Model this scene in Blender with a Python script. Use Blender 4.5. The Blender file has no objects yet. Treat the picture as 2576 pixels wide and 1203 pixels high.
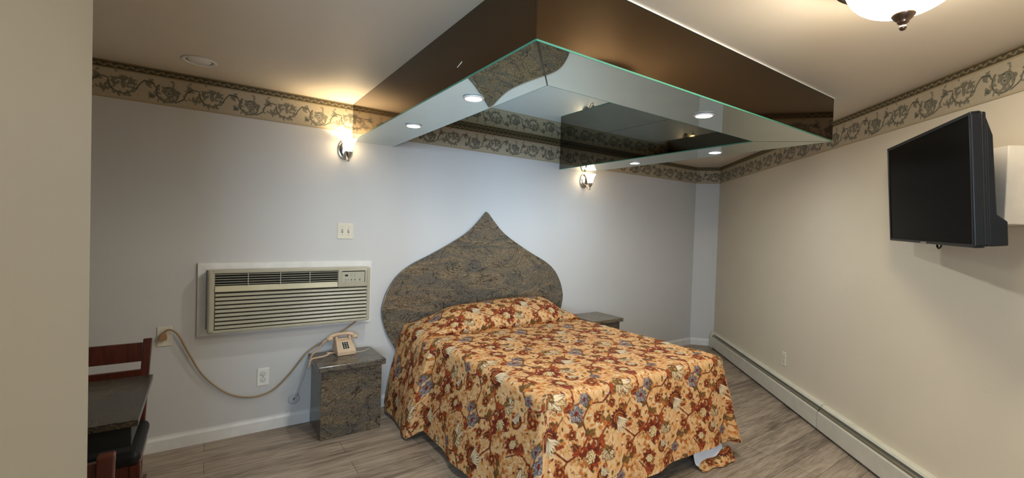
import bpy, bmesh, math, random
import numpy as np
from mathutils import Vector, Matrix

PI = math.pi
S = bpy.context.scene
COL = S.collection
random.seed(7)
rng = np.random.default_rng(11)

# ------------------------------------------------------------------ camera, world, daylight, exposure
CAM_F, YAW, PITCH, ROLL = 1110.17, .6036, -.0206, .0323
CAM_POS = Vector((0, -3.5841, 1.4998))
_f = Vector((math.sin(YAW) * math.cos(PITCH), math.cos(YAW) * math.cos(PITCH), math.sin(PITCH)))
_r = Vector((math.cos(YAW), -math.sin(YAW), 0))
_u = _r.cross(_f)
_c, _s = math.cos(ROLL), math.sin(ROLL)
_r2, _u2 = _c * _r + _s * _u, -_s * _r + _c * _u
cam = bpy.data.cameras.new('camera')
cam.sensor_width = 36
cam.lens = CAM_F / 2576 * 36
cam.clip_start = .02
camo = bpy.data.objects.new('camera', cam)
COL.objects.link(camo)
camo.matrix_world = Matrix(((_r2.x, _u2.x, -_f.x, CAM_POS.x), (_r2.y, _u2.y, -_f.y, CAM_POS.y),
                            (_r2.z, _u2.z, -_f.z, CAM_POS.z), (0, 0, 0, 1)))
S.camera = camo

S.view_settings.view_transform = 'Standard'
S.view_settings.look = 'None'
S.view_settings.gamma = 1
S.view_settings.use_curve_mapping = False
S.view_settings.exposure = 0.75
S.cycles.use_denoising = True
S.cycles.max_bounces = 12
S.cycles.glossy_bounces = 8
S.cycles.sample_clamp_indirect = 6
S.cycles.caustics_reflective = False
S.cycles.caustics_refractive = False

wd = bpy.data.worlds.new('daylight')
S.world = wd
wd.use_nodes = True
wd.node_tree.nodes['Background'].inputs[0].default_value = (.55, .72, 1, 1)
wd.node_tree.nodes['Background'].inputs[1].default_value = 1.2


def light(name, kind, loc, energy, color, **kw):
    l = bpy.data.lights.new(name, kind)
    l.energy, l.color = energy, color
    for k, v in kw.items():
        setattr(l, k, v)
    o = bpy.data.objects.new(name, l)
    o.location = loc
    COL.objects.link(o)
    return o


# daylight coming in through the window behind the camera
sky = light('window_daylight', 'AREA', (-.89, -5.36, 1.45), 110, (.62, .80, 1), shape='RECTANGLE', size=1.25, size_y=1.4)
sky.rotation_euler = (PI / 2, 0, 0)
beam = light('low_daylight', 'SUN', (-6, -13, 1), 1.75, (.56, .77, 1), angle=math.radians(13))
beam.rotation_euler = Vector((.655, 1, .035)).to_track_quat('-Z', 'Y').to_euler()

E_LAMP, E_DOWN, E_SCONCE = 45.0, 300.0, 7.5
E_BULB = 4.6


# ------------------------------------------------------------------ materials
class NT:
    def __init__(s, name):
        s.m = bpy.data.materials.new(name)
        s.m.use_nodes = True
        s.t = s.m.node_tree
        s.b = s.t.nodes['Principled BSDF']

    def n(s, kind, **kw):
        nd = s.t.nodes.new(kind)
        for k, v in kw.items():
            if k.startswith('i_'):
                key = k[2:].replace('_', ' ')
                nd.inputs[int(key) if key.isdigit() else key].default_value = v
            else:
                setattr(nd, k, v)
        return nd

    def l(s, a, b):
        s.t.links.new(a, b)

    def ramp(s, fac, stops, interp='LINEAR'):
        r = s.n('ShaderNodeValToRGB')
        r.color_ramp.interpolation = interp
        e = r.color_ramp.elements
        while len(e) < len(stops):
            e.new(.5)
        for k, (p, c) in enumerate(stops):
            e[k].position = p
            e[k].color = (*c, 1) if len(c) == 3 else c
        s.l(fac, r.inputs[0])
        return r.outputs[0]

    def coord(s, scale=(1, 1, 1), rot=(0, 0, 0)):
        tc = s.n('ShaderNodeTexCoord')
        mp = s.n('ShaderNodeMapping')
        mp.inputs['Scale'].default_value = scale
        mp.inputs['Rotation'].default_value = rot
        s.l(tc.outputs['Object'], mp.inputs[0])
        return mp.outputs[0]

    def noise(s, vec, scale, detail=4, rough=.55, dist=0.0):
        nd = s.n('ShaderNodeTexNoise', i_Scale=scale, i_Detail=detail, i_Roughness=rough, i_Distortion=dist)
        s.l(vec, nd.inputs['Vector'])
        return nd.outputs[0]

    def mix(s, fac, a, b, mode='MIX'):
        m = s.n('ShaderNodeMix', data_type='RGBA', blend_type=mode)
        for sock, v in ((m.inputs[0], fac), (m.inputs[6], a), (m.inputs[7], b)):
            if hasattr(v, 'is_output'):
                s.l(v, sock)
            else:
                sock.default_value = v if not isinstance(v, tuple) else ((*v, 1) if len(v) == 3 else v)
        return m.outputs[2]

    def bump(s, h, strength=.2, dist=.01):
        b = s.n('ShaderNodeBump', i_Strength=strength, i_Distance=dist)
        s.l(h, b.inputs['Height'])
        s.l(b.outputs[0], s.b.inputs['Normal'])


def plain(name, col, rough=.5, metal=0.0, var=.06, vscale=9, bump=0, bscale=200, coat=0, spec=.5):
    m = NT(name)
    v = m.coord()
    n = m.noise(v, vscale, 3)
    lo = tuple(c * (1 - var) for c in col)
    hi = tuple(min(1, c * (1 + var)) for c in col)
    m.l(m.ramp(n, [(.3, lo), (.7, hi)]), m.b.inputs['Base Color'])
    m.b.inputs['Roughness'].default_value = rough
    m.b.inputs['Metallic'].default_value = metal
    m.b.inputs['Coat Weight'].default_value = coat
    m.b.inputs['Specular IOR Level'].default_value = spec
    if bump:
        m.bump(m.noise(v, bscale, 3), bump, .002)
    return m.m


def glow(name, col, strength, base=(.9, .9, .88)):
    m = NT(name)
    m.b.inputs['Base Color'].default_value = (*base, 1)
    m.b.inputs['Emission Color'].default_value = (*col, 1)
    m.b.inputs['Emission Strength'].default_value = strength
    m.b.inputs['Roughness'].default_value = .3
    return m.m


def make_wall(name, col):
    m = NT(name)
    v = m.coord()
    big = m.noise(v, .9, 3)
    c = m.ramp(big, [(.3, tuple(x * .965 for x in col)), (.7, tuple(min(1, x * 1.03) for x in col))])
    spk = m.noise(v, 34, 2)
    c2 = m.mix(m.ramp(spk, [(.76, (0, 0, 0)), (.8, (.35, .35, .35))]), c, tuple(x * .72 for x in col))
    m.l(c2, m.b.inputs['Base Color'])
    m.b.inputs['Roughness'].default_value = .55
    m.b.inputs['Specular IOR Level'].default_value = .35
    m.bump(m.noise(v, 260, 3, .7), .12, .002)
    return m.m


def make_floor():
    m = NT('grey_wood_plank')
    v = m.coord()
    br = m.n('ShaderNodeTexBrick', offset=.37, offset_frequency=2, squash=1.0)
    br.inputs['Color1'].default_value = (.15, .15, .15, 1)
    br.inputs['Color2'].default_value = (.85, .85, .85, 1)
    br.inputs['Mortar'].default_value = (0, 0, 0, 1)
    br.inputs['Scale'].default_value = 1
    br.inputs['Mortar Size'].default_value = .0013
    br.inputs['Mortar Smooth'].default_value = .2
    br.inputs['Brick Width'].default_value = 1.22
    br.inputs['Row Height'].default_value = .152
    m.l(v, br.inputs['Vector'])
    g1 = m.noise(m.coord((.7, 9, 1)), 3.2, 5, .6, .8)
    g2 = m.noise(m.coord((2.5, 60, 1)), 3.0, 4, .6, .3)
    g3 = m.noise(m.coord((.5, 2.5, 1)), 2.0, 3)
    mixa = m.mix(.52, g1, g2)
    mixb = m.mix(.25, mixa, g3)
    mixc = m.mix(.07, mixb, br.outputs[0])
    c = m.ramp(mixc, [(.34, (.068, .048, .034)), (.43, (.19, .143, .105)), (.52, (.36, .28, .21)), (.64, (.53, .425, .33))])
    cc = m.mix(br.outputs[1], c, (.03, .026, .022))
    m.l(cc, m.b.inputs['Base Color'])
    m.b.inputs['Roughness'].default_value = .42
    m.b.inputs['Specular IOR Level'].default_value = .35
    m.bump(g2, .12, .002)
    return m.m


def make_granite(name, tint=1.0, dark=0.0):
    m = NT(name)
    v = m.coord((1, 1, 1), (.25, .2, .1))
    vs = m.coord((.75, 1, 2.4), (.1, .22, .05))
    band = m.noise(m.coord((.55, 1, 2.8), (.1, .28, .05)), 3.2, 7, .68, 1.3)
    fine = m.noise(v, 150, 5, .75)
    worm = m.noise(m.coord((.8, 1, 1.7), (.1, .25, .05)), 85, 4, .65, 1.6)
    vo = m.n('ShaderNodeTexVoronoi', i_Scale=230.0)
    m.l(v, vo.inputs['Vector'])
    base = m.ramp(fine, [(.30, (.020, .018, .016)), (.44, (.070, .062, .052)), (.55, (.150, .130, .105)), (.72, (.32, .27, .20))])
    tan = m.ramp(worm, [(.36, (.050, .040, .030)), (.52, (.21, .15, .09)), (.68, (.50, .37, .22))])
    f = m.ramp(band, [(.44, (0, 0, 0)), (.56, (.8, .8, .8))])
    c = m.mix(f, base, tan)
    c = m.mix(m.ramp(vo.outputs['Distance'], [(.0, (.75, .75, .75)), (.28, (0, 0, 0))]), c, (.03, .027, .025))
    vein = m.noise(m.coord((1, 1, 1.6), (.3, .8, .2)), 3.3, 6, .6, 1.6)
    vm = m.ramp(vein, [(.484, (0, 0, 0)), (.498, (.95, .95, .95)), (.503, (.95, .95, .95)), (.514, (0, 0, 0))])
    c = m.mix(vm, c, (.018, .015, .013))
    k = tint
    c = m.mix(1.0, c, (k, k * .985, k * .96), 'MULTIPLY')
    m.l(c, m.b.inputs['Base Color'])
    m.b.inputs['Roughness'].default_value = .22
    m.bump(fine, .04, .001)
    return m.m


def make_wood(name, dark, mid):
    m = NT(name)
    g = m.noise(m.coord((14, 14, 1.6)), 3, 4, .6, .6)
    m.l(m.ramp(g, [(.3, dark), (.7, mid)]), m.b.inputs['Base Color'])
    m.b.inputs['Roughness'].default_value = .32
    m.b.inputs['Coat Weight'].default_value = .25
    return m.m


def make_mirror(name, col, rough):
    m = NT(name)
    v = m.coord()
    n = m.noise(v, 6, 4)
    m.l(m.ramp(n, [(.3, tuple(x * .94 for x in col)), (.7, col)]), m.b.inputs['Base Color'])
    m.b.inputs['Metallic'].default_value = 1
    d = m.noise(v, 3.5, 4)
    r = m.ramp(d, [(.35, (rough,) * 3), (.75, (rough * 1.9 + .004,) * 3)])
    m.l(r, m.b.inputs['Roughness'])
    return m.m


def make_printed(name, attr, rough=.8, bump=.0, fine=300, tint=(1, 1, 1)):
    m = NT(name)
    a = m.n('ShaderNodeVertexColor', layer_name=attr)
    v = m.coord()
    w = m.ramp(m.noise(v, fine, 2), [(.3, tuple(.93 * k for k in tint)), (.7, tint)])
    m.l(m.mix(1.0, a.outputs[0], w, 'MULTIPLY'), m.b.inputs['Base Color'])
    m.b.inputs['Roughness'].default_value = rough
    m.b.inputs['Specular IOR Level'].default_value = .25
    if bump:
        m.bump(m.noise(v, 26, 4), bump, .01)
    return m.m


M = {}
M['wall'] = make_wall('painted_grey_wall', (.66, .645, .635))
M['wall_warm'] = make_wall('painted_warm_grey_wall', (.71, .625, .49))
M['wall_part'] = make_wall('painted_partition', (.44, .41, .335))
M['ceil'] = make_wall('painted_ceiling', (.78, .69, .575))
M['floor'] = make_floor()
M['trim'] = plain('white_trim_paint', (.82, .80, .77), .4)
M['granite'] = make_granite('polished_brown_granite', 1.0)
M['granite2'] = make_granite('polished_grey_granite', .85)
M['darkgranite'] = make_granite('dark_table_granite', .36)
M['bronze'] = make_mirror('bronze_mirror', (.13, .086, .048), .06)
M['greymirror'] = make_mirror('smoked_mirror', (.245, .22, .175), .02)
M['mirror'] = make_mirror('clear_mirror', (.66, .74, .69), .012)
M['glass_edge'] = plain('green_glass_edge', (.07, .28, .19), .15)
M['black_seam'] = plain('dark_mirror_seam', (.015, .02, .018), .3)
M['chrome'] = plain('brushed_nickel', (.55, .52, .48), .18, 1.0)
M['bronze_metal'] = plain('oil_rubbed_bronze', (.16, .11, .085), .28, 1.0)
M['lampglass'] = glow('lit_frosted_bowl', (1, .88, .68), E_LAMP)
M['sconceglass'] = glow('lit_sconce_glass', (1, .76, .43), E_SCONCE)
M['downlens'] = glow('lit_downlight_lens', (.90, .97, .96), E_DOWN)
M['white_plastic'] = plain('white_plastic', (.86, .83, .79), .35)
M['ivory'] = plain('ivory_plastic', (.80, .74, .61), .35)
M['acplastic'] = plain('aged_ac_plastic', (.47, .43, .32), .38, var=.08, vscale=4)
M['acbright'] = plain('yellowed_ac_plastic', (.62, .55, .37), .38, var=.08, vscale=4)
M['acpanel'] = plain('ac_control_face', (.47, .45, .35), .35)
M['black'] = plain('black_plastic', (.005, .005, .006), .3, spec=.35)
M['dark'] = plain('dark_cavity', (.012, .010, .008), .8)
M['screen'] = plain('tv_screen_glass', (.003, .003, .003), .2, spec=.03)
M['phone'] = plain('beige_phone_plastic', (.66, .47, .31), .32)
M['tancord'] = plain('tan_cord', (.36, .24, .12), .5)
M['plugbrown'] = plain('brown_plug', (.38, .22, .10), .5)
M['greywire'] = plain('thin_grey_wire', (.22, .20, .17), .5)
M['chairwood'] = make_wood('mahogany_chair_wood', (.045, .009, .004), (.115, .024, .011))
M['vinyl'] = plain('black_vinyl', (.008, .008, .008), .5, spec=.25, bump=.15, bscale=120)
M['heater'] = plain('cream_heater_enamel', (.72, .68, .55), .38)
M['heaterfront'] = plain('beige_heater_front', (.63, .59, .50), .42)
M['fins'] = plain('heater_damper_metal', (.30, .26, .18), .35, .6)
M['lining'] = plain('white_quilt_lining', (.74, .76, .82), .9)
M['mattress'] = plain('white_mattress', (.7, .69, .67), .9)
M['metal_dark'] = plain('black_bed_frame', (.015, .015, .015), .45, .3)
M['boxpaint'] = plain('cream_painted_box', (.66, .60, .51), .5)
M['wallplate'] = make_wall('painted_round_plate', (.50, .505, .52))
M['paleframe'] = plain('window_frame_white', (.75, .75, .73), .4)
gm = NT('window_glass')
_tr = gm.n('ShaderNodeBsdfTransparent', i_Color=(.96, .98, .98, 1))
_gl = gm.n('ShaderNodeBsdfGlossy', i_Roughness=.02)
_ms = gm.n('ShaderNodeMixShader')
_ms.inputs[0].default_value = .07
gm.l(_tr.outputs[0], _ms.inputs[1])
gm.l(_gl.outputs[0], _ms.inputs[2])
gm.l(_ms.outputs[0], gm.t.nodes['Material Output'].inputs[0])
M['glass'] = gm.m


# ------------------------------------------------------------------ mesh building
class MB:
    def __init__(s):
        s.v, s.f, s.sm = [], [], []

    def add(s, verts, faces, smooth=False):
        o = len(s.v)
        s.v += [tuple(p) for p in verts]
        s.f += [tuple(i + o for i in f) for f in faces]
        s.sm += [smooth] * len(faces)
        return s

    def bm(s, b, smooth=False):
        b.verts.index_update()
        s.add([v.co[:] for v in b.verts], [[v.index for v in f.verts] for f in b.faces], smooth)
        b.free()
        return s

    def box(s, lo, hi, bev=0.0, seg=2, mat=None):
        b = bmesh.new()
        bmesh.ops.create_cube(b, size=1)
        for v in b.verts:
            v.co = Vector([(lo[k] + hi[k]) / 2 + v.co[k] * (hi[k] - lo[k]) for k in range(3)])
        if bev:
            bmesh.ops.bevel(b, geom=list(b.edges), offset=bev, segments=seg, profile=.5, affect='EDGES')
        if mat is not None:
            b.transform(mat)
        return s.bm(b)

    def prism(s, pts, lo, hi, axis=2, bev=0.0, mat=None):
        """polygon pts in the two other axes, extruded lo..hi along axis"""
        b = bmesh.new()
        def P(p, h):
            q = list(p)
            q.insert(axis, h)
            return q
        a = [b.verts.new(P(p, lo)) for p in pts]
        c = [b.verts.new(P(p, hi)) for p in pts]
        n = len(pts)
        b.faces.new(a[::-1])
        b.faces.new(c)
        for i in range(n):
            b.faces.new((a[i], a[(i + 1) % n], c[(i + 1) % n], c[i]))
        bmesh.ops.recalc_face_normals(b, faces=b.faces)
        if bev:
            bmesh.ops.bevel(b, geom=list(b.edges), offset=bev, segments=2, profile=.5, affect='EDGES')
        if mat is not None:
            b.transform(mat)
        return s.bm(b)

    def lathe(s, prof, seg=32, mat=None, smooth=True, caps=True):
        vs, fs = [], []
        for r, z in prof:
            for k in range(seg):
                t = 2 * PI * k / seg
                vs.append(Vector((r * math.cos(t), r * math.sin(t), z)))
        for i in range(len(prof) - 1):
            for k in range(seg):
                a, b_ = i * seg + k, i * seg + (k + 1) % seg
                fs.append((a, b_, b_ + seg, a + seg))
        if caps:
            if prof[0][0] > 1e-5:
                fs.append(tuple(range(seg - 1, -1, -1)))
            if prof[-1][0] > 1e-5:
                fs.append(tuple((len(prof) - 1) * seg + k for k in range(seg)))
        if mat is not None:
            vs = [mat @ v for v in vs]
        return s.add(vs, fs, smooth)

    def tube(s, pts, r, seg=8, closed=False):
        pts = [Vector(p) for p in pts]
        n = len(pts)
        vs, fs = [], []
        up = Vector((0.123, 0.31, 1)).normalized()
        prev = None
        for i, p in enumerate(pts):
            t = (pts[min(i + 1, n - 1)] - pts[max(i - 1, 0)])
            if t.length < 1e-9:
                t = Vector((0, 0, 1))
            t.normalize()
            if prev is None:
                a = t.cross(up)
                if a.length < 1e-4:
                    a = t.cross(Vector((1, 0, 0)))
                a.normalize()
            else:
                a = prev - t * prev.dot(t)
                a.normalize()
            prev = a
            b_ = t.cross(a)
            rr = r[i] if isinstance(r, (list, tuple)) else r
            for k in range(seg):
                q = 2 * PI * k / seg
                vs.append(p + rr * (math.cos(q) * a + math.sin(q) * b_))
        for i in range(n - 1):
            for k in range(seg):
                a, b_ = i * seg + k, i * seg + (k + 1) % seg
                fs.append((a, b_, b_ + seg, a + seg))
        fs.append(tuple(range(seg - 1, -1, -1)))
        fs.append(tuple((n - 1) * seg + k for k in range(seg)))
        return s.add(vs, fs, True)

    def build(s, name, mat, parent=None, world=True):
        me = bpy.data.meshes.new(name)
        vs = s.v
        if parent is not None and world:
            inv = WM(parent).inverted()
            vs = [(inv @ Vector(p))[:] for p in vs]
        me.from_pydata(vs, [], s.f)
        me.polygons.foreach_set('use_smooth', s.sm)
        me.materials.append(mat)
        me.update()
        o = bpy.data.objects.new(name, me)
        COL.objects.link(o)
        if parent is not None:
            o.parent = parent
        return o


def WM(o):
    m = Matrix.Translation(o.location) @ o.rotation_euler.to_matrix().to_4x4()
    return WM(o.parent) @ m if o.parent else m


def tag(o, label=None, cat=None, group=None, kind=None):
    for k, v in (('label', label), ('category', cat), ('group', group), ('kind', kind)):
        if v:
            o[k] = v
    return o


def thing(name, label, cat, loc=(0, 0, 0), rotz=0.0, group=None):
    o = bpy.data.objects.new(name, None)
    o.empty_display_size = .05
    o.location = loc
    o.rotation_euler = (0, 0, rotz)
    COL.objects.link(o)
    return tag(o, label, cat, group)


def smooth_path(pts, sub=6):
    P = [Vector(p) for p in pts]
    out = []
    for i in range(len(P) - 1):
        a, b_, c, d = P[max(i - 1, 0)], P[i], P[i + 1], P[min(i + 2, len(P) - 1)]
        for k in range(sub):
            t = k / sub
            out.append(.5 * ((2 * b_) + (c - a) * t + (2 * a - 5 * b_ + 4 * c - d) * t * t + (3 * b_ - a - 3 * c + d) * t ** 3))
    out.append(P[-1])
    return out


def dup(root, loc, rotz, label):
    r = root.copy()
    COL.objects.link(r)
    r.location = loc
    r.rotation_euler = (0, 0, rotz)
    r['label'] = label
    for ch in list(root.children):
        c = ch.copy()
        COL.objects.link(c)
        c.parent = r
        for g in list(ch.children):
            d = g.copy()
            COL.objects.link(d)
            d.parent = c
    return r


# ------------------------------------------------------------------ the room
H = 2.44
A0 = Vector((5.514, 0, 0))
A1 = Vector((5.7156, -.223, 0))
RD = Vector((math.sin(-.7187), -math.cos(-.7187), 0))      # along the right wall, towards the camera
RN = Vector((RD.y, -RD.x, 0))                              # out of the right wall, into the room
A2 = A1 + RD * 6.4
REAR = A2.y
XL = -1.6


def RWP(s, o, z):
    p = A1 + RD * s + RN * o
    return (p.x, p.y, z)


def wall_slab(name, p, q, mat, t=.1, z0=0, z1=H, ext=0.0):
    p, q = Vector((p[0], p[1], 0)), Vector((q[0], q[1], 0))
    d = (q - p).normalized()
    n = Vector((-d.y, d.x, 0))                              # outwards when walking clockwise seen from above
    p, q = p - d * ext, q + d * ext
    b = MB().prism([(p.x, p.y), (q.x, q.y), ((q + n * t).x, (q + n * t).y), ((p + n * t).x, (p + n * t).y)], z0, z1)
    return tag(b.build(name, mat), kind='structure')


room = [(XL, 0), (A0.x, A0.y), (A1.x, A1.y), (A2.x, A2.y), (XL, REAR)]
tag(MB().prism([(XL - .1, .1), (A0.x + .2, .1), (A1.x + .3, -.2), (A2.x + .3, REAR - .1), (XL - .1, REAR - .1)], -.08, 0).build('floor', M['floor']), kind='structure')
tag(MB().prism([(XL - .1, .1), (A0.x + .2, .1), (A1.x + .3, -.2), (A2.x + .3, REAR - .1), (XL - .1, REAR - .1)], H, H + .08).build('ceiling', M['ceil']), kind='structure')
wall_slab('wall_back', room[0], room[1], M['wall'], ext=.05)
wall_slab('wall_corner', room[1], room[2], M['wall'])
wall_slab('wall_right', room[2], room[3], M['wall_warm'], ext=.02)
wall_slab('wall_left', room[4], room[0], M['wall'])
# rear wall with its window opening
wx0, wx1, wz0, wz1 = -1.53, -.25, .70, 2.15
rear = MB()
for x0, x1, z0, z1 in ((XL - .1, wx0, 0, H), (wx1, A2.x + .1, 0, H), (wx0, wx1, 0, wz0), (wx0, wx1, wz1, H)):
    rear.box((x0, REAR - .12, z0), (x1, REAR, z1))
tag(rear.build('wall_rear', M['wall']), kind='structure')
wf = MB()
for x0, x1, z0, z1 in ((wx0, wx0 + .05, wz0, wz1), (wx1 - .05, wx1, wz0, wz1), (wx0, wx1, wz0, wz0 + .05), (wx0, wx1, wz1 - .05, wz1), ((wx0 + wx1) / 2 - .025, (wx0 + wx1) / 2 + .025, wz0, wz1)):
    wf.box((x0, REAR - .09, z0), (x1, REAR - .03, z1))
win = tag(wf.build('window_1', M['paleframe']), kind='structure')
MB().box((wx0 + .04, REAR - .062, wz0 + .04), (wx1 - .04, REAR - .058, wz1 - .04)).build('window_pane', M['glass'], win)
# the partition that ends at the left of the view
tag(MB().box((XL, -3.0, 0), (-.206, -2.30, H), .004).build('wall_partition', M['wall_part']), kind='structure')


def baseboard(name, p, q, h=.095, t=.014, side=-1):
    p, q = Vector((*p, 0)), Vector((*q, 0))
    d = (q - p).normalized()
    n = Vector((d.y, -d.x, 0))
    mat = Matrix(((d.x, n.x, 0, p.x), (d.y, n.y, 0, p.y), (0, 0, 1, 0), (0, 0, 0, 1)))
    L = (q - p).length
    prof = [(0, 0), (t, 0), (t, h * .74), (t * .75, h * .84), (t * .45, h * .9), (t * .4, h), (0, h)]
    return tag(MB().prism(prof, 0, L, axis=0, mat=mat).build(name, M['trim']), kind='structure')


baseboard('baseboard_back', (XL, 0), (.655, 0))
baseboard('baseboard_back', (1.08, 0), (3.235, 0))
baseboard('baseboard_back', (3.64, 0), (A0.x - .003, 0))
baseboard('baseboard_corner', (A0.x, A0.y), (A1.x - .03, A1.y + .033))


# ------------------------------------------------------------------ printed patterns, drawn in numpy on a tile
class Tile:
    """a repeating RGB drawing, w x h metres, px metres per pixel"""
    def __init__(s, w, h, px, bg):
        s.w, s.h, s.px = w, h, px
        s.W, s.H = int(round(w / px)), int(round(h / px))
        s.a = np.ones((s.H, s.W, 3)) * np.array(bg)

    def win(s, cx, cy, R):
        i0, i1 = int((cx - R) / s.px) - 1, int((cx + R) / s.px) + 2
        j0, j1 = int((cy - R) / s.px) - 1, int((cy + R) / s.px) + 2
        I, J = np.arange(i0, i1), np.arange(j0, j1)
        X, Y = np.meshgrid((I + .5) * s.px - cx, (J + .5) * s.px - cy)
        return J % s.H, I % s.W, X, Y

    def put(s, J, I, mask, col):
        ix = np.ix_(J, I)
        m = np.clip(mask, 0, 1)[..., None]
        s.a[ix] = s.a[ix] * (1 - m) + np.array(col) * m

    def disc(s, x, y, r, col, al=1.0):
        J, I, X, Y = s.win(x, y, r)
        s.put(J, I, al * np.clip((r - np.hypot(X, Y)) / s.px + .5, 0, 1), col)

    def stroke(s, pts, w, col, al=1.0):
        """polyline with a width that may vary along it"""
        pts = np.array(pts, float)
        n = len(pts)
        for k in range(n - 1):
            a, b_ = pts[k], pts[k + 1]
            L = np.hypot(*(b_ - a))
            m = max(1, int(L / (s.px * .7)))
            for q in range(m):
                t = q / m
                p = a + (b_ - a) * t
                ww = w(( k + t) / (n - 1)) if callable(w) else w
                s.disc(p[0], p[1], ww, col, al)

    def leaf(s, x, y, ang, L, Wd, fill, line=None, vein=None, lw=.0016, serr=0.0):
        J, I, X, Y = s.win(x + math.cos(ang) * L / 2, y + math.sin(ang) * L / 2, L * .75)
        X, Y = X + math.cos(ang) * L / 2, Y + math.sin(ang) * L / 2
        u = (X * math.cos(ang) + Y * math.sin(ang)) / L
        v = -X * math.sin(ang) + Y * math.cos(ang)
        uu = np.clip(u, 0, 1)
        hw = Wd * np.sin(PI * uu ** .75) ** .9
        if serr:
            hw = hw * (1 + serr * np.sin(uu * 38))
        d = np.where((u < 0) | (u > 1), -.01, hw - np.abs(v))
        if line is not None:
            s.put(J, I, (d + lw) / s.px + .5, line)
        s.put(J, I, d / s.px + .5, fill)
        if vein is not None:
            s.put(J, I, np.where(d > 0, np.clip((.0011 - np.abs(v)) / s.px + .6, 0, 1), 0), vein)
            st = np.abs(((u * 7 - np.abs(v) / L * 8) % 1) - .5)
            s.put(J, I, np.where(d > .001, np.clip((.10 - st) * 6, 0, .75), 0), vein)

    def flower(s, x, y, rot, R, n, fills, line, lobe=.25, sharp=1.0, lw=.002):
        J, I, X, Y = s.win(x, y, R * 1.35)
        r, t = np.hypot(X, Y), np.arctan2(Y, X) - rot
        for k, (fr, col) in enumerate(fills):
            Rm = R * fr * (1 - lobe + lobe * np.abs(np.cos(n * t / 2 + k * .9)) ** sharp)
            s.put(J, I, (Rm + lw - r) / s.px + .5, line)
            s.put(J, I, (Rm - r) / s.px + .5, col)

    def sample(s, U, V):
        x = (U / s.px - .5) % s.W
        y = (V / s.px - .5) % s.H
        x0, y0 = np.floor(x).astype(int), np.floor(y).astype(int)
        fx, fy = (x - x0)[..., None], (y - y0)[..., None]
        x1, y1 = (x0 + 1) % s.W, (y0 + 1) % s.H
        x0, y0 = x0 % s.W, y0 % s.H
        a = s.a
        return (a[y0, x0] * (1 - fx) + a[y0, x1] * fx) * (1 - fy) + (a[y1, x0] * (1 - fx) + a[y1, x1] * fx) * fy


def grid_mesh(name, P, C, mat, parent=None, smooth=True):
    """P (n,m,3) points, C (n,m,3) colours -> one mesh with a colour attribute"""
    n, m = P.shape[:2]
    idx = np.arange(n * m).reshape(n, m)
    q = np.stack([idx[:-1, :-1], idx[:-1, 1:], idx[1:, 1:], idx[1:, :-1]], -1).reshape(-1, 4)
    me = bpy.data.meshes.new(name)
    me.vertices.add(n * m)
    me.vertices.foreach_set('co', P.reshape(-1).astype(np.float32))
    me.loops.add(q.size)
    me.loops.foreach_set('vertex_index', q.reshape(-1).astype(np.int32))
    me.polygons.add(len(q))
    me.polygons.foreach_set('loop_start', np.arange(0, q.size, 4, dtype=np.int32))
    me.polygons.foreach_set('use_smooth', np.full(len(q), smooth))
    at = me.color_attributes.new('print', 'FLOAT_COLOR', 'POINT')
    at.data.foreach_set('color', np.concatenate([C.reshape(-1, 3), np.ones((n * m, 1))], 1).reshape(-1).astype(np.float32))
    me.materials.append(mat)
    me.update(calc_edges=True)
    o = bpy.data.objects.new(name, me)
    COL.objects.link(o)
    if parent is not None:
        o.parent = parent
    return o


# --- scroll border tile: x along the wall, y up from the bottom edge of the paper
BP, BH = .447, .224
bt = Tile(BP, BH, .0015, (.50, .42, .30))
LINE, SOFT, DARK = (.095, .090, .070), (.225, .205, .150), (.085, .068, .042)
for _ in range(70):                                           # faint mottling of the paper
    x, y = random.random() * BP, .012 + random.random() * .16
    bt.disc(x, y, .006 + random.random() * .012, (.55, .465, .335), .35)
for _ in range(46):
    x, y, a = random.random() * BP, .012 + random.random() * .155, random.random() * 6.28
    bt.stroke([(x, y), (x + .008 * math.cos(a), y + .008 * math.sin(a))], .0008, (.38, .33, .26), .8)


def spiral(cx, cy, r0, r1, a0, a1, n=50):
    return [(cx + (r0 + (r1 - r0) * k / n) * math.cos(a0 + (a1 - a0) * k / n), cy + (r0 + (r1 - r0) * k / n) * math.sin(a0 + (a1 - a0) * k / n)) for k in range(n + 1)]


def scroll(cx, cy, r0, r1, a0, a1, w=.0028, leaves=9, out=1):
    pts = spiral(cx, cy, r0, r1, a0, a1)
    bt.stroke(pts, lambda t: 1.25 * w * (1 - .55 * t), LINE)
    for k in range(leaves):
        i = int((k + .5) / leaves * (len(pts) - 2))
        (x, y), (x2, y2) = pts[i], pts[i + 1]
        a = math.atan2(y2 - y, x2 - x)
        bt.leaf(x, y, a + out * (.9 if k % 2 else .6), .031 - .009 * k / leaves, .0060, SOFT, LINE, None, .0012)
        if k % 2:
            bt.leaf(x, y, a - out * .8, .020, .0044, SOFT, LINE, None, .0011)


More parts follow.
